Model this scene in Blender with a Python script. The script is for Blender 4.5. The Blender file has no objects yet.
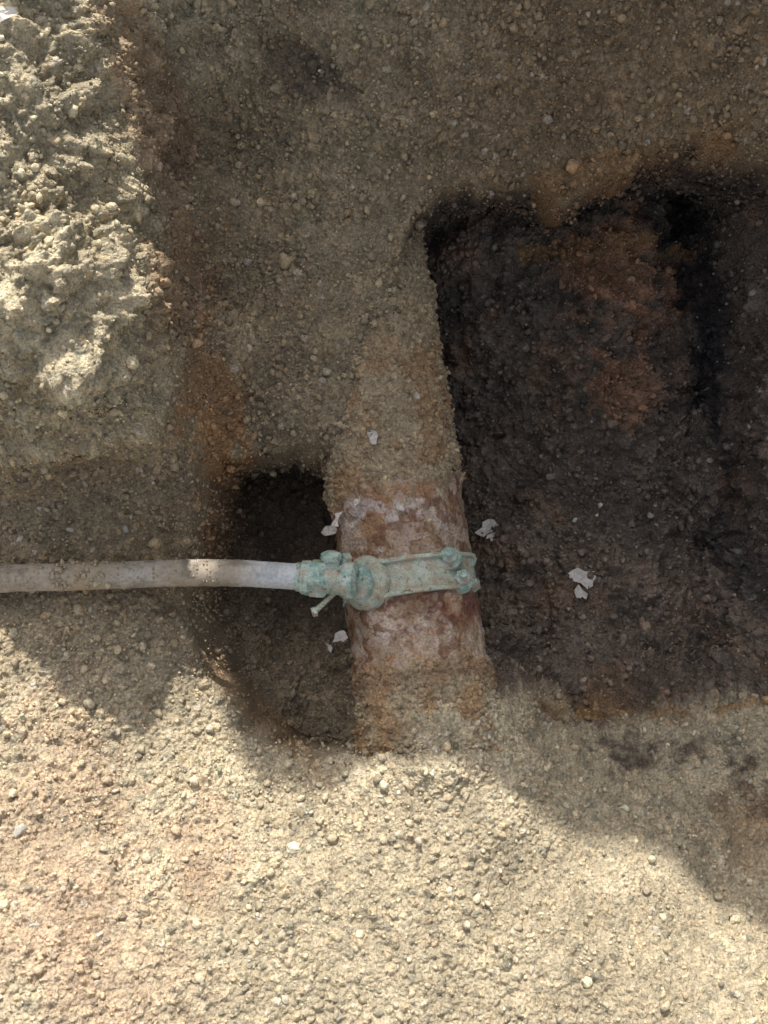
import bpy, bmesh, math
import numpy as np
from mathutils import Vector, Matrix
rng = np.random.default_rng(7)
scene = bpy.context.scene
# ------------------------------------------------------------ camera model
D = 1.15; T = math.radians(12); ct, st = math.cos(T), math.sin(T)
CAM = np.array([0, -D*st, D*ct])
def W(u, v, z=0.0):
    """point on the camera ray through an image pixel, metres, at height z"""
    a = (u-384)/1150.0; b = (512-v)/1150.0  # u, v are image pixel coordinates, turned into a camera ray
    d = np.array([a, st+b*ct, -ct+b*st])
    s = (z-CAM[2])/d[2]
    p = CAM+s*d
    return p
# ------------------------------------------------------------ noise
def h3(ix, iy, iz, seed):
    h = (ix.astype(np.uint32)*np.uint32(374761393)) ^ (iy.astype(np.uint32)*np.uint32(668265263)) ^ (iz.astype(np.uint32)*np.uint32(2246822519)) ^ np.uint32((seed*3266489917) & 0xffffffff)
    h = (h ^ (h >> np.uint32(15)))*np.uint32(2246822519)
    h = (h ^ (h >> np.uint32(13)))*np.uint32(3266489917)
    h = h ^ (h >> np.uint32(16))
    return h.astype(np.float32)*np.float32(1/4294967296.0)
def vn(P, scale, seed=0):
    q = (P/scale).astype(np.float32)+np.float32(1000.37)
    i = np.floor(q).astype(np.int64); f = q-i
    f = f*f*f*(f*(f*6-15)+10)
    r = 0
    for dx in (0, 1):
        wx = f[:, 0] if dx else 1-f[:, 0]
        for dy in (0, 1):
            wy = f[:, 1] if dy else 1-f[:, 1]
            for dz in (0, 1):
                wz = f[:, 2] if dz else 1-f[:, 2]
                r = r+wx*wy*wz*h3(i[:, 0]+dx, i[:, 1]+dy, i[:, 2]+dz, seed)
    return r*2-1
def fbm(P, scale, octv=4, seed=0, gain=.5):
    r = 0; a = 1; t = 0
    for k in range(octv):
        r = r+a*vn(P, scale/(2.03**k), seed+k*17); t += a; a *= gain
    return r/t
def lump(P, scale, seed=0, rmin=.22, rmax=.62, ids=False):
    """crumbs: union of balls on jittered cells, metres"""
    q = (P/scale).astype(np.float32)+np.float32(1000.0)
    b = np.floor(q-0.5).astype(np.int64)
    best = np.zeros(len(P), np.float32); bid = np.full(len(P), .5, np.float32)
    for dx in (0, 1):
        for dy in (0, 1):
            for dz in (0, 1):
                cx, cy, cz = b[:, 0]+dx, b[:, 1]+dy, b[:, 2]+dz
                jx = cx+.5+(h3(cx, cy, cz, seed+1)-.5)*.8
                jy = cy+.5+(h3(cx, cy, cz, seed+2)-.5)*.8
                jz = cz+.5+(h3(cx, cy, cz, seed+3)-.5)*.8
                rr = rmin+(rmax-rmin)*h3(cx, cy, cz, seed+4)
                d2 = (q[:, 0]-jx)**2+(q[:, 1]-jy)**2+(q[:, 2]-jz)**2
                hh = np.sqrt(np.maximum(0, rr*rr-d2))
                if ids: bid = np.where(hh > best, h3(cx, cy, cz, seed+7), bid)
                best = np.maximum(best, hh)
    return (best*scale, bid) if ids else best*scale
def ss(a, b, x):
    t = np.clip((x-a)/(b-a), 0, 1); return t*t*(3-2*t)
def smax(a, b, k):
    h = np.clip(.5+.5*(a-b)/k, 0, 1); return b+(a-b)*h+k*h*(1-h)
def rbf(ctrl):
    pts = np.array([W(u, v, z) for u, v, z in ctrl])
    c = .03
    A = np.sqrt(((pts[:, None, :2]-pts[None, :, :2])**2).sum(-1)+c*c)
    n = len(pts)
    M = np.zeros((n+3, n+3)); M[:n, :n] = A-np.eye(n)*.004
    M[:n, n] = 1; M[:n, n+1:] = pts[:, :2]; M[n:, :n] = M[:n, n:].T
    sol = np.linalg.solve(M, np.concatenate([pts[:, 2], np.zeros(3)]))
    def f(x, y):
        r = sol[n]+sol[n+1]*x+sol[n+2]*y
        for k in range(n):
            r = r+sol[k]*np.sqrt((x-pts[k, 0])**2+(y-pts[k, 1])**2+c*c)
        return r
    return f
def sdf(x, y, poly):
    n = len(poly); d = np.full(x.shape, 1e9); sgn = np.ones(x.shape)
    for i in range(n):
        ax, ay = poly[i]; bx, by = poly[(i-1) % n]
        ex, ey = bx-ax, by-ay; wx, wy = x-ax, y-ay
        t = np.clip((wx*ex+wy*ey)/(ex*ex+ey*ey), 0, 1)
        d = np.minimum(d, (wx-ex*t)**2+(wy-ey*t)**2)
        c1 = y >= ay; c2 = y < by; c3 = ex*wy > ey*wx
        flip = (c1 & c2 & c3) | (~c1 & ~c2 & ~c3)
        sgn = np.where(flip, -sgn, sgn)
    return sgn*np.sqrt(d)
def wp(l): return [tuple(W(u, v, z)[:2]) for u, v, z in l]
# ------------------------------------------------------------ grid
def axis(lo, hi, step):
    c = np.arange(lo, hi, step)
    out = []; s = step; x = 0
    while x < 220:
        s *= 1.12; x += s; out.append(x)
    out = np.array(out)
    return np.concatenate([(lo-out)[::-1], c, c[-1]+out])
gx = axis(-.44, .44, .00100); gy = axis(-.47, .57, .00100)
X, Y = np.meshgrid(gx, gy); ny, nx = X.shape
x = X.ravel(); y = Y.ravel()
P0 = np.stack([x, y, np.zeros_like(x)], 1)
near = np.clip(1-np.maximum.reduce([np.abs(x)-.5, y-.62, -.52-y, np.zeros_like(x)])/.4, 0, 1)
# ------------------------------------------------------------ base surfaces
S_f = rbf([(0,0,.36),(60,0,.345),(110,0,.29),(180,0,.20),(260,0,.20),(340,0,.21),(430,0,.22),(550,0,.25),(700,0,.27),(768,0,.28),
 (0,150,.335),(90,130,.32),(140,150,.25),(195,150,.115),(270,150,.115),(340,150,.125),(400,150,.115),(450,120,.15),(550,130,.16),(700,110,.19),(768,110,.21),
 (550,185,.12),(690,165,.13),
 (0,300,.30),(110,300,.285),(165,300,.215),(212,300,.06),(270,300,.062),(330,300,.082),(400,300,.06),
 (0,390,.24),(60,390,.245),(120,390,.225),(180,400,.15),(220,420,.035),(270,420,.05),(320,420,.062),
 (0,435,.20),(90,440,.175),(150,445,.14),(0,474,.115),(90,480,.10),(150,492,.08),
 (0,515,.085),(100,520,.083),(170,520,.065),(0,565,.092),(90,565,.088),(0,605,.088),(100,615,.07),(180,640,.045),
 (0,720,.095),(100,740,.08),(200,705,.045),(270,755,.045),(340,762,.06),(420,752,.075),(500,740,.045),(560,750,.01),(650,780,.0),(768,800,.0),
 (520,700,-.03),(600,700,-.04),(700,700,-.03),
 (0,850,.13),(150,850,.10),(250,830,.085),(400,850,.095),(550,850,.065),(700,880,.05),(768,900,.05),(0,1024,.17),(200,1024,.14),(400,1024,.13),(600,1024,.12),(768,1024,.12)])
pit_f = rbf([(430,215,.0),(550,220,.01),(640,215,-.01),(710,200,-.03),(768,215,.05),(430,270,-.05),(550,280,-.03),(640,280,-.035),(705,280,-.09),(768,280,.02),(430,400,-.11),(550,400,-.08),(640,400,-.075),(703,400,-.14),(768,400,-.03),
 (480,550,-.13),(620,550,-.10),(730,550,-.14),(768,550,-.06),(520,670,-.10),(620,670,-.085),(700,680,-.085),(768,680,-.05),(860,250,.08),(860,450,.06),(860,690,.04),
 (500,720,-.03),(650,740,-.02)])
cx = np.clip(x, -.46, .46); cy = np.clip(y, -.48, .58)
S = S_f(cx, cy)
SP = np.minimum(pit_f(cx, cy), S+.02)
wob = fbm(P0, .05, 4, 3); wob2 = fbm(P0, .11, 3, 4)
pit = wp([(400,380,.06),(403,310,.06),(408,255,.08),(413,222,.10),(422,197,.12),(446,182,.12),(500,188,.12),(560,200,.12),(615,190,.12),(665,166,.13),(705,170,.13),(735,186,.13),(800,190,.13),(930,190,.1),
 (930,700,0),(768,668,-.02),(720,692,-.03),(660,680,-.03),(600,700,-.04),(540,696,-.03),(505,715,0),(470,735,.02),(432,730,.06),(415,600,.06),(403,450,.06)])
lo_p = ss(-.05, -.17, y)
dp = sdf(x, y, pit)+(wob*(.016+.016*lo_p)+wob2*.012)*ss(.0, .09, np.abs(x-.02))+vn(P0, .012, 5)*.005*ss(.03,.08,x)
wid = .009+.034*lo_p*ss(.08, .14, x)+.010*lo_p
mp = ss(1, -1, dp/wid)
hole = wp([(204,525,.05),(210,492,.05),(230,460,.05),(260,442,.055),(292,444,.055),(330,460,.055),(400,470,.05),(420,700,.05),(410,745,.055),(340,748,.05),(296,745,.045),(252,714,.045),(213,670,.04),(198,635,.04),(194,590,.055),(198,550,.06)])
dh = sdf(x, y, hole)+wob*.015+vn(P0, .014, 9)*.005
leftm = ss(W(262, 560, .05)[0], W(225, 560, .05)[0], x)
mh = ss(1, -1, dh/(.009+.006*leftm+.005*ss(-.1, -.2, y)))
yt = W(270, 450, .05)[1]; yb = W(270, 738, .05)[1]
tt = np.clip((yt-y)/(yt-yb), 0, 1)
SH = -.215+.095*ss(.35, .95, tt)+.04*fbm(P0, .05, 3, 21)+.03*leftm
z = S+(SP-S)*mp
z = z-.034*ss(.042, -.0, dh)*ss(-.16, -.05, y)
z = z+(SH-z)*mh
# water main axis
R = .064
A0 = W(352, 200, 0); A1 = W(432, 740, 0); ax = (A0-A1); ax /= np.linalg.norm(ax)   # points up-image
e1 = np.array([ax[1], -ax[0], 0]); e3 = np.array([0, 0, 1.0])
def s_of(u, v, z=R): return float(np.dot(W(u, v, z)-A1, ax))
def on_pipe(s, th, r): return A1+ax*s+(math.cos(th)*e1+math.sin(th)*e3)*r
# soil heaped over the main where it leaves the excavation
sg = (x-A1[0])*ax[0]+(y-A1[1])*ax[1]; dg = (x-A1[0])*e1[0]+(y-A1[1])*e1[1]
rise = ss(s_of(428, 640), s_of(436, 748), sg+wob*.03)
endf = ss(s_of(440, 880), s_of(438, 780), sg)
steep = np.where(dg < 0, 1.02+1.6*ss(s_of(430,760), s_of(430,725), sg), 1.02)
heap = (R+.018)-steep*(np.sqrt(dg*dg+.032**2)-.032)-(1-rise)*.085-(1-endf)*.10+wob*.010
z = np.where(sg < s_of(428, 625), smax(z, heap, .016), z)
onheap = ss(-.01, .005, heap-(S+(SP-S)*mp))*rise*ss(-.075, -.055, dg)
# outside of the excavation
ox = np.maximum(np.abs(x)-.46, 0); oyt = np.maximum(y-.56, 0); oyb = np.maximum(-.49-y, 0)
G = .50
crest = np.interp(x, [-3,-.9,-.46,-.245,-.215,-.185,-.16,.02,.12,.2,.32,.6,1.2,3], [G,G,.50,.55,.74,.95,1.01,1.03,1.055,1.08,1.145,1.21,.9,G])  # unseen far bank, crest heights shaped to cast the shadow over the excavation
crest = G+(crest-G)*(1-ss(.92, 1.7, y))
lev = G+(crest-G)*ss(.3, .62, y)
big = fbm(P0, .5, 4, 31)*.06*ss(.2, .8, ox+oyt+oyb)+fbm(P0, .10, 4, 33)*.045*ss(0, .1, ox+oyt+oyb)
k1 = ss(0, .5, ox); k2 = ss(0, .24, oyt); k3 = ss(.1, .9, oyb)
kk = 1-(1-k1)*(1-k2)*(1-k3)
z = z+(lev-z)*kk+big
# undercuts
dy = .42*np.maximum(0, S-z)*ss(.52, .12, tt)*mh*ss(.06, -.02, dh)
dy = dy+.62*np.maximum(0, S-z)*mp*ss(W(500, 330, 0)[1], W(500, 215, 0)[1], y)*ss(.5, .3, ox+np.abs(x)-.2)
Px, Py, Pz = X.copy(), (y+dy).reshape(ny, nx), z.reshape(ny, nx)
def normals(Px, Py, Pz):
    a = np.stack([np.gradient(q, axis=1) for q in (Px, Py, Pz)], -1)
    b = np.stack([np.gradient(q, axis=0) for q in (Px, Py, Pz)], -1)
    n = np.cross(a, b); area = np.linalg.norm(n, axis=-1, keepdims=True)+1e-12
    return (n/area).reshape(-1, 3), area.ravel()
N, AR = normals(Px, Py, Pz)
stretch = ss(2.2e-6, 7e-6, AR)*(np.abs(x) < .44)*(y > -.47)*(y < .57)
P = np.stack([Px.ravel(), Py.ravel(), Pz.ravel()], 1)
# zone masks
wobN = fbm(P, .06, 5, 77)*1.6+fbm(P, .012, 3, 78)*.8
def blob(u, v, zz, ru, rv, ang=0, soft=.45, wobble=.55):
    c = W(u, v, zz); dx = P[:, 0]-c[0]; dyy = P[:, 1]-c[1]
    a = math.radians(ang); p = (dx*math.cos(a)+dyy*math.sin(a))/(ru/1000); q = (-dx*math.sin(a)+dyy*math.cos(a))/(rv/1000)
    r = np.sqrt(p*p+q*q)+wobN*wobble
    return ss(1+soft, 1-soft, r)
shoulder = ss(.13, .2, P[:, 2])*ss(-.08, -.2, P[:, 0])*ss(-.12, -.04, P[:, 1])
m1 = fbm(P, .12, 3, 90); m2 = fbm(P, .03, 3, 95)
pitm = mp*(1-onheap)
lower = ss(-.1, -.2, P[:, 1])
talus = (1-shoulder)*(1-pitm)*(1-lower)
warp = np.stack([vn(P, .006, 61), vn(P, .006, 62), vn(P, .006, 63)], 1)*.0018
Pw = P+warp
l21, i21 = lump(Pw+m2[:, None]*.004, .021, 101, ids=True)
l12, i12 = lump(Pw, .012, 111, ids=True)
l6, i6 = lump(Pw, .0066, 121, ids=True)
l4, i4 = lump(Pw+.3, .0044, 131, ids=True)
fs = 1-.9*stretch; ms = 1-.5*stretch
disp = fbm(P, .045, 5, 11)*(.008+.013*shoulder+.016*pitm)*ms
disp += fbm(P, .11, 3, 15)*(.004+.018*shoulder+.010*pitm)*ms
disp += fbm(P, .018, 4, 13)*(.0028+.004*shoulder+.007*pitm)*ms
disp += lump(P+m2[:, None]*.008, .045, 97)*(.0+.65*shoulder+.35*pitm)*ss(-.4, .3, m1+.3*shoulder)*ms
disp += l21*(.16+.65*shoulder+.75*pitm+.02*lower)*ss(-.5, .4, m1+.3*shoulder)*ms
disp += l12*(.50+.50*shoulder+.85*pitm-.14*lower)*ss(-.4, .5, m2+.15)*fs
disp += l6*(1.1)*ss(-1.0, .1, m2)*fs
disp += l4*.85*fs
disp += vn(P, .0028, 141)*.0006*fs
disp *= near
P = P+N*disp[:, None]
# ------------------------------------------------------------ soil colours
def C(*a): return np.array(a)
sand = C(.57,.485,.34)
col = np.tile(sand, (len(P), 1))
def mix(m, c, k=1.0):
    global col
    col = col+(np.array(c)-col)*(m*k)[:, None]
v_hi = ss(-.23, -.06, P[:, 1])
mix(v_hi*(1-shoulder), (.42,.335,.22))
mix(shoulder, (.53,.455,.31))
mix(ss(.0, .15, P[:, 0])*ss(.2, .34, P[:, 1]), (.30,.22,.135), .9)
mix(blob(330, 230, .1, 70, 170, 5), (.44,.36,.235), .7)
mix(blob(305, 45, .2, 40, 16, -20, wobble=1.0), (.17,.135,.10), .75)
mix(blob(172, 170, .18, 16, 140, 10), (.38,.25,.155), .65)
mix(blob(222, 440, .04, 20, 95, -3, wobble=.8), (.50,.28,.13), .85)
mix(blob(205, 330, .1, 26, 80, 0), (.38,.265,.165), .6)
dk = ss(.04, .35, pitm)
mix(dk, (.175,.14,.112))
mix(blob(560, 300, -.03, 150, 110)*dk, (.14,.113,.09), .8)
mix(blob(600, 600, -.08, 130, 75)*dk, (.25,.195,.15), .9)
mix(blob(648, 285, -.03, 70, 55, wobble=.9)*dk, (.44,.24,.145), .8)
mix(blob(628, 385, -.07, 42, 30, wobble=.9)*dk, (.40,.22,.13), .65)
mix(blob(740, 480, -.06, 16, 90)*dk, (.27,.165,.11), .5)
mix(ss(.12, .42, fbm(P, .05, 5, 611))*dk, (.31,.195,.125), .5)
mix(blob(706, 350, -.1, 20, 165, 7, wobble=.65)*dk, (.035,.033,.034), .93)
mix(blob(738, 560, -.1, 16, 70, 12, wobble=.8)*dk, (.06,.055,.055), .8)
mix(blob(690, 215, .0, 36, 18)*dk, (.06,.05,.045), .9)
mix(blob(630, 176, .12, 80, 8, 8, wobble=.9), (.36,.21,.10), .6)
mix(blob(775, 400, -.03, 26, 190, wobble=.9), (.19,.145,.115), .8)
mix(blob(665, 712, -.03, 110, 18, -2, wobble=1.1), (.38,.245,.13), .85)
mix(blob(595, 715, -.03, 22, 8, -2, wobble=1.1), (.46,.28,.11), .7)
mix(blob(735, 706, -.03, 30, 8, -2, wobble=1.1), (.46,.27,.11), .7)
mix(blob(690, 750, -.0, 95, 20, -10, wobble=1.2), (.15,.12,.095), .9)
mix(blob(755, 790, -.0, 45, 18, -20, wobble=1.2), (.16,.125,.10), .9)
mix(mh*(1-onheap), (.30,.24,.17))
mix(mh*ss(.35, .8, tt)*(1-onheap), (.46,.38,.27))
mix(blob(245, 700, .04, 80, 10, -42), (.52,.35,.20), .6)
mix(blob(55, 830, .12, 60, 120, 5, wobble=.8), (.58,.42,.29), .55)
mix(blob(120, 940, .13, 60, 70, 5, wobble=.8), (.58,.43,.30), .5)
mix(blob(205, 850, .08, 22, 55, 5, wobble=.8), (.56,.41,.28), .45)
mix(blob(765, 820, .02, 40, 40, 5), (.38,.27,.16), .6)
mix(ss(.35, .9, near*-1+1), (.42,.35,.24))
var = 1+(.26*fbm(P, .03, 4, 201)+.16*m1)*ms
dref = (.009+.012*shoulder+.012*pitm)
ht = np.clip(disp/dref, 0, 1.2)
var *= .78+.28*ht*ms+.12*stretch  # crevice shade put into the colour: low spots darker, raised crumbs lighter
cr = 1+(.34*(i12-.5)*ss(.0005, .002, l12)+.55*(i6-.5)*ss(.0003, .0012, l6)+.50*(i4-.5)*ss(.0002, .0008, l4))*fs
warmth = (i6-.5)*.14*fs
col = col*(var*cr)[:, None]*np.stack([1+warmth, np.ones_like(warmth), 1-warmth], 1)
pale = (i6 > .965)*ss(.0005, .001, l6)*fs; col = col+(C(.58,.54,.46)-col)*(pale*.6*(1-.6*dk))[:, None]
col = np.clip(col, .008, .75)
# ------------------------------------------------------------ mesh helpers
def mesh_np(name, V, F, cols=None, mat=None, smooth=True, parent=None):
    me = bpy.data.meshes.new(name)
    V = np.asarray(V, np.float32); F = np.asarray(F, np.int32)
    me.vertices.add(len(V)); me.vertices.foreach_set("co", V.ravel())
    me.loops.add(F.size); me.loops.foreach_set("vertex_index", F.ravel())
    me.polygons.add(len(F)); me.polygons.foreach_set("loop_start", np.arange(0, F.size, F.shape[1], dtype=np.int32))
    me.update(calc_edges=True); me.validate()
    if cols is not None:
        at = me.attributes.new("col", 'FLOAT_COLOR', 'POINT')
        c4 = np.ones((len(V), 4), np.float32); c4[:, :3] = cols
        at.data.foreach_set("color", c4.ravel())
    me.polygons.foreach_set("use_smooth", np.full(len(me.polygons), smooth))
    ob = bpy.data.objects.new(name, me); scene.collection.objects.link(ob)
    if mat: me.materials.append(mat)
    if parent: ob.parent = parent
    return ob
def gridF(ny, nx, wrap=False):
    idx = np.arange(ny*nx).reshape(ny, nx)
    if wrap: idx = np.concatenate([idx, idx[:, :1]], 1)
    return np.stack([idx[:-1, :-1], idx[:-1, 1:], idx[1:, 1:], idx[1:, :-1]], -1).reshape(-1, 4)
# ------------------------------------------------------------ materials
def newmat(name):
    m = bpy.data.materials.new(name); m.use_nodes = True
    nt = m.node_tree; b = nt.nodes["Principled BSDF"]; return m, nt, b
def node(nt, t, **k):
    n = nt.nodes.new(t)
    for a, v in k.items(): setattr(n, a, v)
    return n
def noise(nt, tc, scale, detail=6, rough=.6):
    n = node(nt, 'ShaderNodeTexNoise'); n.inputs['Scale'].default_value = scale
    n.inputs['Detail'].default_value = detail; n.inputs['Roughness'].default_value = rough
    nt.links.new(tc.outputs['Object'], n.inputs['Vector']); return n
def ramp(nt, src, stops):
    r = node(nt, 'ShaderNodeValToRGB'); e = r.color_ramp.elements
    while len(e) < len(stops): e.new(.5)
    for i, (p, c) in enumerate(stops):
        e[i].position = p; e[i].color = (*c, 1) if len(c) == 3 else c
    nt.links.new(src, r.inputs[0]); return r
def mixc(nt, fac, a, b, mode='MIX'):
    n = node(nt, 'ShaderNodeMix', data_type='RGBA', blend_type=mode)
    for s, v in ((0, fac), (6, a), (7, b)):
        if hasattr(v, 'links'): nt.links.new(v, n.inputs[s])
        else: n.inputs[s].default_value = v if s == 0 else (*v, 1)
    return n.outputs[2]
def soil_material(name, bump=1.0):
    m, nt, b = newmat(name); L = nt.links
    tc = node(nt, 'ShaderNodeTexCoord'); at = node(nt, 'ShaderNodeAttribute', attribute_name='col')
    n1 = noise(nt, tc, 420, 3, .7); r1 = ramp(nt, n1.outputs[0], [(.25, (.48,.47,.46)), (.5, (1,1,1)), (.78, (1.5,1.48,1.46))])
    c = mixc(nt, 1.0, at.outputs['Color'], r1.outputs[0], 'MULTIPLY')
    v = node(nt, 'ShaderNodeTexVoronoi'); v.inputs['Scale'].default_value = 300; L.new(tc.outputs['Object'], v.inputs['Vector'])
    r3 = ramp(nt, v.outputs['Color'], [(.90, (0,0,0)), (.97, (1,1,1))])
    c = mixc(nt, r3.outputs[0], c, mixc(nt, 1.0, c, (1.5,1.48,1.4), 'MULTIPLY'))
    L.new(c, b.inputs['Base Color']); b.inputs['Roughness'].default_value = .93
    b.inputs['Specular IOR Level'].default_value = .25
    b1 = node(nt, 'ShaderNodeBump'); b1.inputs['Strength'].default_value = bump; b1.inputs['Distance'].default_value = .003
    L.new(n1.outputs[0], b1.inputs['Height'])
    b2 = node(nt, 'ShaderNodeBump', invert=True); b2.inputs['Strength'].default_value = bump*.8; b2.inputs['Distance'].default_value = .002
    L.new(v.outputs['Distance'], b2.inputs['Height']); L.new(b1.outputs[0], b2.inputs['Normal'])
    L.new(b2.outputs[0], b.inputs['Normal'])
    return m
soil = soil_material("soil")
ground = mesh_np("ground", P, gridF(ny, nx), col, soil)
Zg = P[:, 2].reshape(ny, nx)
def hz(xx, yy):
    i = np.clip(np.searchsorted(gx, xx), 0, nx-1); j = np.clip(np.searchsorted(gy, yy), 0, ny-1)
    return Zg[j, i]
def place(u, v, z0=.05):
    zz = z0
    for _ in range(8):
        p = W(u, v, zz); zz = .5*zz+.5*float(hz(p[0], p[1]))
    return np.array([p[0], p[1], zz])
# ------------------------------------------------------------ water main
ns, nth = 640, 420
sv = np.linspace(-.05, .60, ns); tv = np.linspace(0, 2*math.pi, nth, endpoint=False)
SS, TT = np.meshgrid(sv, tv, indexing='ij'); s_, t_ = SS.ravel(), TT.ravel()
dirn = np.cos(t_)[:, None]*e1+np.sin(t_)[:, None]*e3
Q = A1+s_[:, None]*ax+dirn*R
sb, s0, s1 = s_of(424, 655), s_of(412, 596), s_of(398, 486)
nz = fbm(Q, .03, 4, 301); nf = fbm(Q, .009, 4, 311)
coat = 1-ss(-.012, .004, s_-sb+nz*.024)*ss(.012, -.006, s_-s1+nz*.034)
flare = ss(s_of(430, 672), s_of(440, 745), s_)
scale_n = fbm(Q, .022, 5, 305); sc_l = ss(.02, .06, scale_n)
rr = R+coat*(.0024+.0036*nz)+flare*.006*(1+.4*nz)+(1-coat)*(.0007*nf+.0014*sc_l+.0008*ss(.05, .09, fbm(Q, .012, 4, 306)))
q6, j6 = lump(Q, .0066, 321, ids=True); q4, j4 = lump(Q, .0044, 331, ids=True)
rr += coat*(q6*.9+q4*.8+lump(Q, .013, 341)*.40*ss(0, .5, nz+.2))
Q = A1+s_[:, None]*ax+dirn*rr[:, None]
pc = np.tile(C(.36,.265,.19), (len(Q), 1))
def pm(m, c, k=1):
    global pc
    pc = pc+(np.array(c)-pc)*(m*k)[:, None]
pm(ss(.0, .4, nf), (.47,.385,.31), .7)
pm(ss(.0, .2, fbm(Q, .025, 5, 352)), (.34,.18,.09), .75)
pm(sc_l, (.52,.435,.37), .5)
pm(ss(.12, .25, fbm(Q, .02, 5, 351))*ss(s_of(400,545), s_of(400,515), s_), (.58,.53,.52), .55)
pm(ss(.10, .25, fbm(Q, .012, 5, 361)), (.20,.105,.065), .85)
band_dark = ss(s_of(420,640), s_of(420,615), s_)*ss(s_of(410,588), s_of(410,600), s_)
pm(band_dark*ss(-.25, .10, fbm(Q, .018, 4, 371)+.3*np.cos(t_)), (.15,.06,.045), .85)
pm(ss(.0, .2, fbm(Q, .016, 4, 381))*ss(s_of(424,652), s_of(424,632), s_)*ss(s_of(424,612), s_of(424,630), s_), (.56,.47,.41), .7)
dirt = np.tile(C(.385,.31,.205), (len(Q), 1))
rusty = ss(-.15, .25, fbm(Q, .03, 4, 391))*ss(s_of(390,270), s_of(390,380), s_)
dirt = dirt+(C(.36,.225,.12)-dirt)*(rusty*.75)[:, None]
dirt = dirt+(C(.25,.165,.11)-dirt)*(ss(sb, sb-.02, s_)*ss(s_of(424,695), s_of(424,668), s_)*.6)[:, None]
dirt = dirt*(1+.5*(j6-.5)*ss(.0003, .0012, q6)+.45*(j4-.5)*ss(.0002, .0008, q4))[:, None]
pc = pc+(dirt-pc)*np.clip(coat+.45*ss(.1, .3, fbm(Q, .01, 3, 399)), 0, 1)[:, None]
pc = np.clip(pc*(1+.28*nf)[:, None], .01, .7)
pmat = soil_material("dirt_coated_rusty_iron", .7)
water_main = mesh_np("water_main_pipe", Q, gridF(ns, nth, True), pc, pmat)
# ------------------------------------------------------------ generic part builders
def frame(d):
    d = np.array(d, float); d /= np.linalg.norm(d)
    a = np.array([0, 0, 1.0]) if abs(d[2]) < .8 else np.array([0, 1.0, 0])
    u = np.cross(a, d); u /= np.linalg.norm(u); return u, np.cross(d, u), d
def lathe(name, p, d, prof, seg=40, mat=None, parent=None, smooth=True, wob=.0, rot=0):
    u, v, w = frame(d); V = []
    for t, r in prof:
        for k in range(seg):
            a = 2*math.pi*k/seg+rot
            V.append(np.array(p)+w*t+(u*math.cos(a)+v*math.sin(a))*max(r, 1e-5))
    V = np.array(V)
    if wob:
        c = np.array(p); V = V+(V-c-np.outer((V-c)@w, w))*(fbm(V, .01, 3, 5)*wob)[:, None]
    ob = mesh_np(name, V, gridF(len(prof), seg, True), None, mat, smooth, parent)
    if smooth:
        md = ob.modifiers.new("es", 'EDGE_SPLIT'); md.split_angle = math.radians(38)
    return ob
def dens(pts, n=6):
    o = []
    for (a, b), (c, d) in zip(pts[:-1], pts[1:]):
        for k in range(n): o.append((a+(c-a)*k/n, b+(d-b)*k/n))
    return o+[pts[-1]]
def hexn(name, p, d, L, r, mat, parent, rot=0):
    return lathe(name, p, d, [(0, 0), (0, r*.88), (L*.12, r), (L*.88, r), (L, r*.88), (L, 0)], 6, mat, parent, False, 0, rot)
def bolt_thread(L, r, pitch=.0016):
    pr = [(0, 0), (0, r)]; t = 0
    while t < L-pitch:
        pr += [(t+pitch*.25, r), (t+pitch*.75, r*.84)]; t += pitch
    return pr+[(L, r*.9), (L, 0)]
def empty(name, loc):
    e = bpy.data.objects.new(name, None); scene.collection.objects.link(e); e.empty_display_size = .03
    return e
def verdigris(name, base, alt, dust, damt):
    m, nt, b = newmat(name); L = nt.links; tc = node(nt, 'ShaderNodeTexCoord')
    n1 = noise(nt, tc, 110, 6, .65); n2 = noise(nt, tc, 75, 5, .7); n3 = noise(nt, tc, 700, 4, .7); n4 = noise(nt, tc, 160, 5, .7)
    c = mixc(nt, ramp(nt, n1.outputs[0], [(.42, (0,0,0)), (.58, (1,1,1))]).outputs[0], base, alt)
    c = mixc(nt, ramp(nt, n2.outputs[0], [(damt, (0,0,0)), (damt+.12, (1,1,1))]).outputs[0], c, dust)
    c = mixc(nt, ramp(nt, n4.outputs[0], [(.58, (0,0,0)), (.66, (1,1,1))]).outputs[0], c, (.20,.15,.10))
    c = mixc(nt, 1, c, ramp(nt, n3.outputs[0], [(.3, (.62,.62,.62)), (.7, (1.2,1.2,1.2))]).outputs[0], 'MULTIPLY')
    L.new(c, b.inputs['Base Color']); b.inputs['Roughness'].default_value = .7; b.inputs['Metallic'].default_value = 0.05
    bp = node(nt, 'ShaderNodeBump'); bp.inputs['Strength'].default_value = .8; bp.inputs['Distance'].default_value = .001
    L.new(n3.outputs[0], bp.inputs['Height']); bp2 = node(nt, 'ShaderNodeBump'); bp2.inputs['Strength'].default_value = .7; bp2.inputs['Distance'].default_value = .0025
    L.new(n1.outputs[0], bp2.inputs['Height']); L.new(bp.outputs[0], bp2.inputs['Normal']); L.new(bp2.outputs[0], b.inputs['Normal'])
    return m
vg = verdigris("verdigris_bronze", (.22,.38,.33), (.54,.64,.58), (.47,.43,.34), .49)
vband = verdigris("dusty_bronze", (.42,.49,.40), (.57,.61,.52), (.45,.38,.27), .46)
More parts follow.
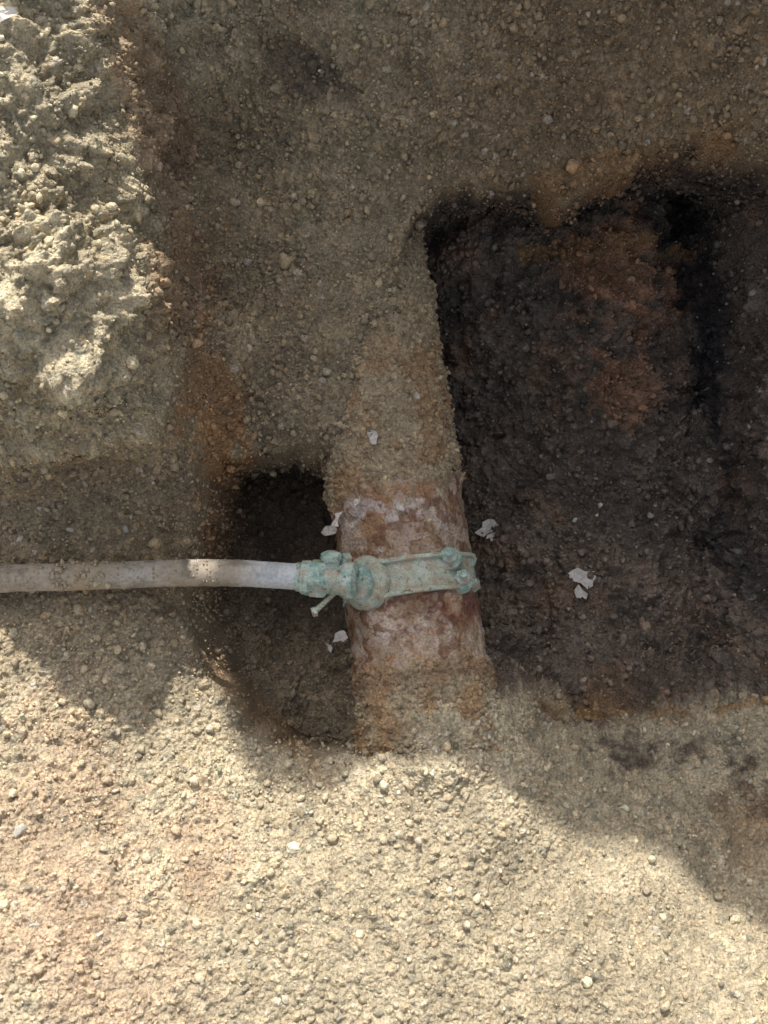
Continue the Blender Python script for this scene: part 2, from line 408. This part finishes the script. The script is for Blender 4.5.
# ------------------------------------------------------------ saddle clamp
saddle = empty("pipe_saddle_clamp", None)
sc = s_of(408, 575, .066)
def strap(name, th0, th1, wfun, h_in, h_rim, mat, parent, nt_=90, ctr=sc):
    prof = [(-1, 0), (-1, h_rim), (-.92, h_rim+.0008), (-.80, h_rim+.0006), (-.72, h_in), (-.4, h_in), (0, h_in+.0003), (.4, h_in), (.72, h_in), (.80, h_rim+.0006), (.92, h_rim+.0008), (1, h_rim), (1, 0), (0, 0)]
    V = []
    for t in np.linspace(th0, th1, nt_):
        hw = wfun(t)
        for w, h in prof:
            V.append(on_pipe(ctr+w*hw, t, R+.0004+h))
    V = np.array(V); V = V+fbm(V, .02, 3, 8)[:, None]*np.array([0, 0, .0008])
    F = gridF(nt_, len(prof), True)
    ob = mesh_np(name, V, F, None, mat, True, parent)
    md = ob.modifiers.new("es", 'EDGE_SPLIT'); md.split_angle = math.radians(40)
    bm = bmesh.new(); bm.from_mesh(ob.data); bm.verts.ensure_lookup_table(); n = len(prof)
    bm.faces.new([bm.verts[i] for i in range(n)]); bm.faces.new([bm.verts[len(V)-n+i] for i in range(n)][::-1])
    bmesh.ops.recalc_face_normals(bm, faces=bm.faces[:]); bm.to_mesh(ob.data); bm.free()
    return ob
rad = math.radians
strap("saddle_band", rad(22), rad(152), lambda t: .0175+.004*ss(rad(105), rad(128), t)-.012*ss(rad(138), rad(152), t), .0034, .0070, vband, saddle)
strap("under_strap", rad(160), rad(382), lambda t: .013, .002, .0024, vg, saddle)
thb = rad(128); nb = math.cos(thb)*e1+math.sin(thb)*e3
lathe("outlet_boss", on_pipe(sc, thb, R+.001), nb, dens([(0, .0255), (.006, .0255), (.009, .0235), (.013, .0215), (.0135, .018), (.013, 0)], 3), 48, vband, saddle, wob=.05)
for k, (w, th) in enumerate([(.0105, 52), (-.0105, 43)]):
    t = rad(th); n_ = math.cos(t)*e1+math.sin(t)*e3; tg = -math.sin(t)*e1+math.cos(t)*e3
    d = n_*.6+tg*.55+ax*.15; d /= np.linalg.norm(d)
    p = on_pipe(sc+w, t, R+.001)
    lathe("lug_%d" % (k+1), p, d, dens([(0, .0115), (.007, .011), (.009, .009), (.0095, 0)], 3), 28, vg, saddle, wob=.10)
    hexn("nut_%d" % (k+1), p+d*.0085, d, .0070, .0078, vg, saddle, .3+k)
    lathe("bolt_%d" % (k+1), p+d*.015, d, bolt_thread(.009, .0040), 20, vg, saddle)
    p2 = on_pipe(sc+w*1.15, rad(24), R+.001)
    lathe("bolt_shank_%d" % (k+1), p2, p-p2, [(0, 0), (0, .0045), (.03, .0045), (.03, 0)], 20, vg, saddle)
    hexn("bolt_head_%d" % (k+1), p2-(p-p2)/np.linalg.norm(p-p2)*.004, p-p2, .007, .0078, vg, saddle, .5)
# ------------------------------------------------------------ ferrule valve
valve = empty("ferrule_valve", None)
zc = .079
Cst = on_pipe(sc, thb, R+.012)
lathe("stem", Cst, nb*.6+e3*.8, dens([(0, .0185), (.004, .0175), (.008, .016), (.013, .0155), (.016, .012), (.0175, .006), (.018, 0)], 3), 40, vg, valve, wob=.08)
J = W(345, 580, zc); K = W(299, 577, .074); dO = K-J; Lo = np.linalg.norm(dO); dO /= Lo
lathe("outlet_barrel", J-dO*.012, dO, dens([(0, .010), (.004, .0165), (.012, .017), (.016, .0145), (.026, .014), (.03, .015), (.034, .013)], 3), 40, vg, valve, wob=.10)
hexn("coupling_nut", J+dO*.016, dO, .017, .0185, vg, valve, .2)
lathe("coupling_collar", J+dO*.031, dO, dens([(0, .0155), (.004, .0165), (.009, .0155), (.010, .0140), (.014, .0135), (.015, .010)], 2), 40, vg, valve, wob=.05)
lathe("plug", W(331, 568, zc+.004), (0.05, .85, .45), dens([(0, .0085), (.008, .008), (.009, .010), (.013, .010), (.015, .007), (.0155, 0)], 2), 24, vg, valve, wob=.08)
lathe("plug_square", W(345, 562, zc+.004), (0.3, .6, .7), [(0, .006), (.008, .005), (.008, 0)], 4, vg, valve, False)
lathe("drain_screw", W(335, 592, zc-.006), (-.75, -.72, -.12), bolt_thread(.026, .0028), 16, vband, valve)
hexn("screw_head", W(317, 611, zc-.010), (-.9, -.3, .1), .005, .0045, vband, valve)
# ------------------------------------------------------------ service pipe
pts = [(-160, 588, .125), (-60, 583, .112), (0, 579, .105), (60, 577, .102), (120, 575, .099), (180, 573, .093), (230, 573, .085), (270, 575, .078), (304, 577, .074)]
CP = np.array([W(*p) for p in pts])
def catmull(C_, n=16):
    o = []
    E = np.vstack([2*C_[0]-C_[1], C_, 2*C_[-1]-C_[-2]])
    for i in range(1, len(E)-2):
        for k in range(n):
            t = k/n
            o.append(.5*((2*E[i])+(-E[i-1]+E[i+1])*t+(2*E[i-1]-5*E[i]+4*E[i+1]-E[i+2])*t*t+(-E[i-1]+3*E[i]-3*E[i+1]+E[i+2])*t**3))
    o.append(E[-2]); return np.array(o)
path = catmull(CP)
tang = np.gradient(path, axis=0); tang /= np.linalg.norm(tang, axis=1)[:, None]
seg = 48; V = []
for p, t in zip(path, tang):
    u = np.cross(t, e3); u /= np.linalg.norm(u); w = np.cross(u, t)
    for k in range(seg):
        a = 2*math.pi*k/seg; V.append(p+(u*math.cos(a)+w*math.sin(a))*.0122)
V = np.array(V); nn = fbm(V, .012, 3, 400)
cc = V-np.repeat(path, seg, 0); V = V+cc*(.03*nn+.05*np.clip(fbm(V, .03, 3, 410), 0, 1))[:, None]
xe = W(245, 575, .08)[0]
clean = ss(xe-.012, xe+.02, V[:, 0]+.006*nn)
pcx = C(.44,.40,.345)+(C(.56,.60,.64)-C(.44,.40,.345))*clean[:, None]
dustm = ss(-.15, .35, fbm(V, .035, 4, 420)+.45*ss(.3, 1, cc[:, 2]/.0125)-.15)
pcx = pcx+(C(.36,.30,.225)-pcx)*(dustm*(1-clean*.8)*.8)[:, None]
pcx = pcx*(1-.35*ss(.1, .35, fbm(V, .012, 4, 431))*(1-clean*.4))[:, None]
xd = W(85, 575, .1)[0]; pcx = pcx+(C(.42,.34,.23)-pcx)*(np.exp(-((V[:, 0]-xd)/.02)**2)*.9)[:, None]
def attrmat(name, rough, fine, spec=.3):
    m, nt, b = newmat(name); L = nt.links; tc = node(nt, 'ShaderNodeTexCoord'); at = node(nt, 'ShaderNodeAttribute', attribute_name='col')
    n = noise(nt, tc, fine, 5, .65)
    c = mixc(nt, 1, at.outputs['Color'], ramp(nt, n.outputs[0], [(.3, (.72,.71,.70)), (.7, (1.12,1.12,1.12))]).outputs[0], 'MULTIPLY')
    L.new(c, b.inputs['Base Color']); b.inputs['Roughness'].default_value = rough; b.inputs['Specular IOR Level'].default_value = spec
    bp = node(nt, 'ShaderNodeBump'); bp.inputs['Strength'].default_value = .4; bp.inputs['Distance'].default_value = .0006
    L.new(n.outputs[0], bp.inputs['Height']); L.new(bp.outputs[0], b.inputs['Normal']); return m
plast = attrmat("dusty_polyethylene", .6, 350)
mesh_np("service_pipe", V, gridF(len(path), seg, True), pcx, plast)
# ------------------------------------------------------------ gravel and clods
def ico(sub):
    bm = bmesh.new(); bmesh.ops.create_icosphere(bm, subdivisions=sub, radius=1)
    v = np.array([q.co[:] for q in bm.verts]); f = np.array([[a.index for a in q.verts] for q in bm.faces]); bm.free(); return v, f
def variants(sub, n):
    v, f = ico(sub); out = []
    for k in range(n):
        w = v*(1+.45*fbm(v+k*13.1, 1.0, 3, 500+k))[:, None]
        for _ in range(7):   # chop facets
            d = rng.normal(size=3); d /= np.linalg.norm(d); h = w@d; w = w-np.outer(np.maximum(0, h-.62), d)
        w = w*(1+.12*fbm(v+k*3.1, .35, 2, 900+k))[:, None]
        out.append(w)
    return out, f
def rotm(n):
    q = rng.normal(size=(n, 4)); q /= np.linalg.norm(q, axis=1)[:, None]; a, b, c, d = q.T
    return np.stack([1-2*(c*c+d*d), 2*(b*c-a*d), 2*(b*d+a*c), 2*(b*c+a*d), 1-2*(b*b+d*d), 2*(c*d-a*b), 2*(b*d-a*c), 2*(c*d+a*b), 1-2*(b*b+c*c)], 1).reshape(n, 3, 3)
def scatter(pos, nor, size, cols, sub, nv=10, emb=.3):
    vs, f = variants(sub, nv); vs = np.array(vs); n = len(pos); k = rng.integers(0, nv, n)
    v = vs[k]*rng.uniform(.6, 1.2, (n, 1, 3)); v = np.einsum('nij,nkj->nki', rotm(n), v)*size[:, None, None]
    v += (pos+nor*size[:, None]*emb)[:, None, :]
    F = (f[None]+(np.arange(n)*vs.shape[1])[:, None, None]).reshape(-1, 3)
    return v.reshape(-1, 3), F, np.repeat(cols, vs.shape[1], 0)
Nn = N
inb = (np.abs(P[:, 0]) < .44) & (P[:, 1] > -.46) & (P[:, 1] < .56)
wgt = inb*(.35+.9*ss(-.1, .5, m1+m2)+.8*pitm+.3*shoulder+.6*talus)*np.clip(AR/1e-6, 1, 25); wgt = wgt/wgt.sum()
n1 = 46000
id1 = rng.choice(len(P), n1, p=wgt)
sz = np.clip(.0012*(1-rng.random(n1))**(-1/2.9), 0, .0058)
jitp = rng.normal(0, 1, (n1, 3))*(.0015*np.clip(AR[id1]/1e-6, 1, 8))[:, None]*stretch[id1][:, None]
base_c = np.clip(col[id1]/np.maximum((var*cr)[id1], .3)[:, None], 0, .7)
cb = base_c*rng.normal(.98, .22, (n1, 1))
lt = rng.random(n1) < .025; cb[lt] = cb[lt]*.5+C(.55,.5,.42)*.5
a1 = scatter(P[id1]+jitp*.3, Nn[id1], sz, np.clip(cb, .01, .75), 1)
n2 = 360; w2 = wgt*(Nn[:, 2] > .3)*(1+2*pitm+2*shoulder); w2 = w2/w2.sum(); id2 = rng.choice(len(P), n2, p=w2); sz2 = rng.uniform(.0035, .0075, n2)
cb2 = col[id2]*rng.normal(1.0, .12, (n2, 1)); a2 = scatter(P[id2], Nn[id2], sz2, np.clip(cb2, .01, .7), 3, emb=.0)
up = (np.sin(t_) > .05)*(coat > .7)*(s_ < .56); up = up/up.sum(); id3 = rng.choice(len(Q), 3000, p=up)
sz3 = np.clip(.0011*(1-rng.random(3000))**(-1/2.6), 0, .0038)
a3 = scatter(Q[id3], dirn[id3], sz3, pc[id3]*rng.normal(1.03, .18, (3000, 1)), 1)
idp = rng.choice(len(V), 5000); idp = idp[(cc[idp, 2] > .006) & (V[idp, 0] < xe-.02)][:340]
nrm = cc[idp]/.0125; sz4 = rng.uniform(.0006, .0016, len(idp))
near_d = np.abs(V[idp, 0]-xd) < .025; sz4[near_d] *= 2.6
a4 = scatter(V[idp], nrm, sz4, np.tile(C(.42,.35,.25), (len(idp), 1))*rng.normal(1, .1, (len(idp), 1)), 1)
off = 0; VV = []; FF = []; CC = []
for a in (a1, a2, a3, a4):
    VV.append(a[0]); FF.append(a[1]+off); CC.append(a[2]); off += len(a[0])
mesh_np("gravel", np.vstack(VV), np.vstack(FF), np.vstack(CC), soil_material("clod", .6))
peb = [(294, 846, 7, .68), (40, 508, 5, .55), (70, 530, 4, .5), (655, 930, 6, .5), (20, 830, 8, .52), (100, 935, 6, .52), (292, 385, 4, .6), (150, 245, 4, .5), (20, 540, 5, .6),
       (600, 505, 5, .6), (597, 515, 4, .6), (650, 515, 6, .40), (657, 525, 5, .40), (655, 505, 4, .4), (575, 520, 3, .6), (345, 855, 3, .5), (35, 925, 5, .5), (125, 530, 6, .45), (90, 610, 4, .5), (730, 940, 4, .5), (440, 828, 3, .5), (55, 510, 4, .5), (500, 870, 3, .5)]
pp = np.array([place(u, v) for u, v, _, _ in peb]); szp = np.array([p[2] for p in peb])/1000*.8
cp_ = np.array([np.array([p[3], p[3]*.93, p[3]*.80]) for p in peb])
v, f, c = scatter(pp, np.tile(e3, (len(pp), 1)), szp, cp_, 3, emb=.1); mesh_np("pebbles", v, f, c, attrmat("pale_stone", .7, 500))
# ------------------------------------------------------------ torn scraps
def scrap(c, n, r, seed, asp=.6):
    g = np.random.default_rng(seed); u, w, n = frame(n); a0 = g.random()*6.28; V = [np.array(c)+n*.0045]; m = 11
    for ring in (.5, 1):
        for k in range(m):
            a = 2*math.pi*k/m; q = r*ring*(1+(g.random()-.5)*.8*ring)
            X_, Y_ = q*math.cos(a), q*asp*math.sin(a); xr, yr = X_*math.cos(a0)-Y_*math.sin(a0), X_*math.sin(a0)+Y_*math.cos(a0)
            V.append(np.array(c)+u*xr+w*yr+n*(.0045+(g.random()-.3)*.0045*ring))
    F = []
    for k in range(m):
        k2 = (k+1) % m; F.append((0, 1+k, 1+k2)); F.append((1+k, 1+m+k, 1+m+k2)); F.append((1+k, 1+m+k2, 1+k2))
    return np.array(V), np.array(F)
scr = []
for i, (u, v, r) in enumerate([(487, 528, 12), (583, 578, 15), (579, 592, 9), (5, 18, 9), (492, 536, 7)]):
    c = place(u, v, 0)
    scr.append(scrap(c, (.1, -.1, 1), r/1000, i+3, .6))
for i, (u, v, r) in enumerate([(375, 438, 8), (413, 399, 4), (400, 508, 5), (362, 503, 4)]):
    zz = R
    for _ in range(6):
        p = W(u, v, zz); dd = float(np.dot(p-A1, e1)); zz = math.sqrt(max(R*R-dd*dd, 0))
    n_ = dd*e1+zz*e3; scr.append(scrap(A1+ax*float(np.dot(p-A1, ax))+n_*1.05, n_, r/1000, i+20, .8))
for i, (u, v, zz, r, n_) in enumerate([(333, 530, .02, 12, (-.7, -.2, .7)), (340, 522, .035, 8, (-.6, .1, .8)), (345, 636, .03, 10, (-.7, -.2, .6)), (334, 648, .012, 8, (-.9, 0, .5))]):
    scr.append(scrap(W(u, v, zz), n_, r/1000, i+40, .5))
off = 0; VV = []; FF = []
for v, f in scr: VV.append(v); FF.append(f+off); off += len(v)
VV = np.vstack(VV); mesh_np("torn_wrapping_scraps", VV, np.vstack(FF), np.clip(C(.62,.58,.53)*(1+.25*fbm(VV, .01, 2, 3))[:, None], 0, .8), attrmat("torn_wrap", .5, 300), False)
# ------------------------------------------------------------ light
el, az = math.radians(42), math.radians(-3)
Sd = Vector((math.sin(az)*math.cos(el), math.cos(az)*math.cos(el), math.sin(el)))
sun = bpy.data.lights.new("sun", 'SUN'); sun.energy = 5.0; sun.angle = math.radians(.8); sun.color = (1, .95, .87)
so = bpy.data.objects.new("sun", sun); scene.collection.objects.link(so); so.rotation_euler = Sd.to_track_quat('Z', 'Y').to_euler(); so.location = (0, 3, 4)
w = bpy.data.worlds.new("World"); scene.world = w; w.use_nodes = True; nt = w.node_tree
sky = nt.nodes.new('ShaderNodeTexSky'); sky.sky_type = 'NISHITA'; sky.sun_disc = False; sky.sun_elevation = el; sky.sun_rotation = az
sky.dust_density = 4.0
hs = nt.nodes.new('ShaderNodeHueSaturation'); hs.inputs['Saturation'].default_value = .40; hs.inputs['Value'].default_value = 1.5
nt.links.new(sky.outputs[0], hs.inputs['Color'])
nt.links.new(hs.outputs[0], nt.nodes['Background'].inputs[0]); nt.nodes['Background'].inputs[1].default_value = .15
# ------------------------------------------------------------ camera
cam = bpy.data.cameras.new("camera"); co = bpy.data.objects.new("camera", cam); scene.collection.objects.link(co)
cam.sensor_fit = 'VERTICAL'; cam.angle = 2*math.atan(.512/D); cam.clip_start = .02; cam.clip_end = 500
co.location = CAM; co.rotation_euler = (T, 0, 0); scene.camera = co
scene.view_settings.view_transform = 'Standard'; scene.view_settings.look = 'None'; scene.view_settings.exposure = 0
print("VERTS", len(P), "SC", sc)
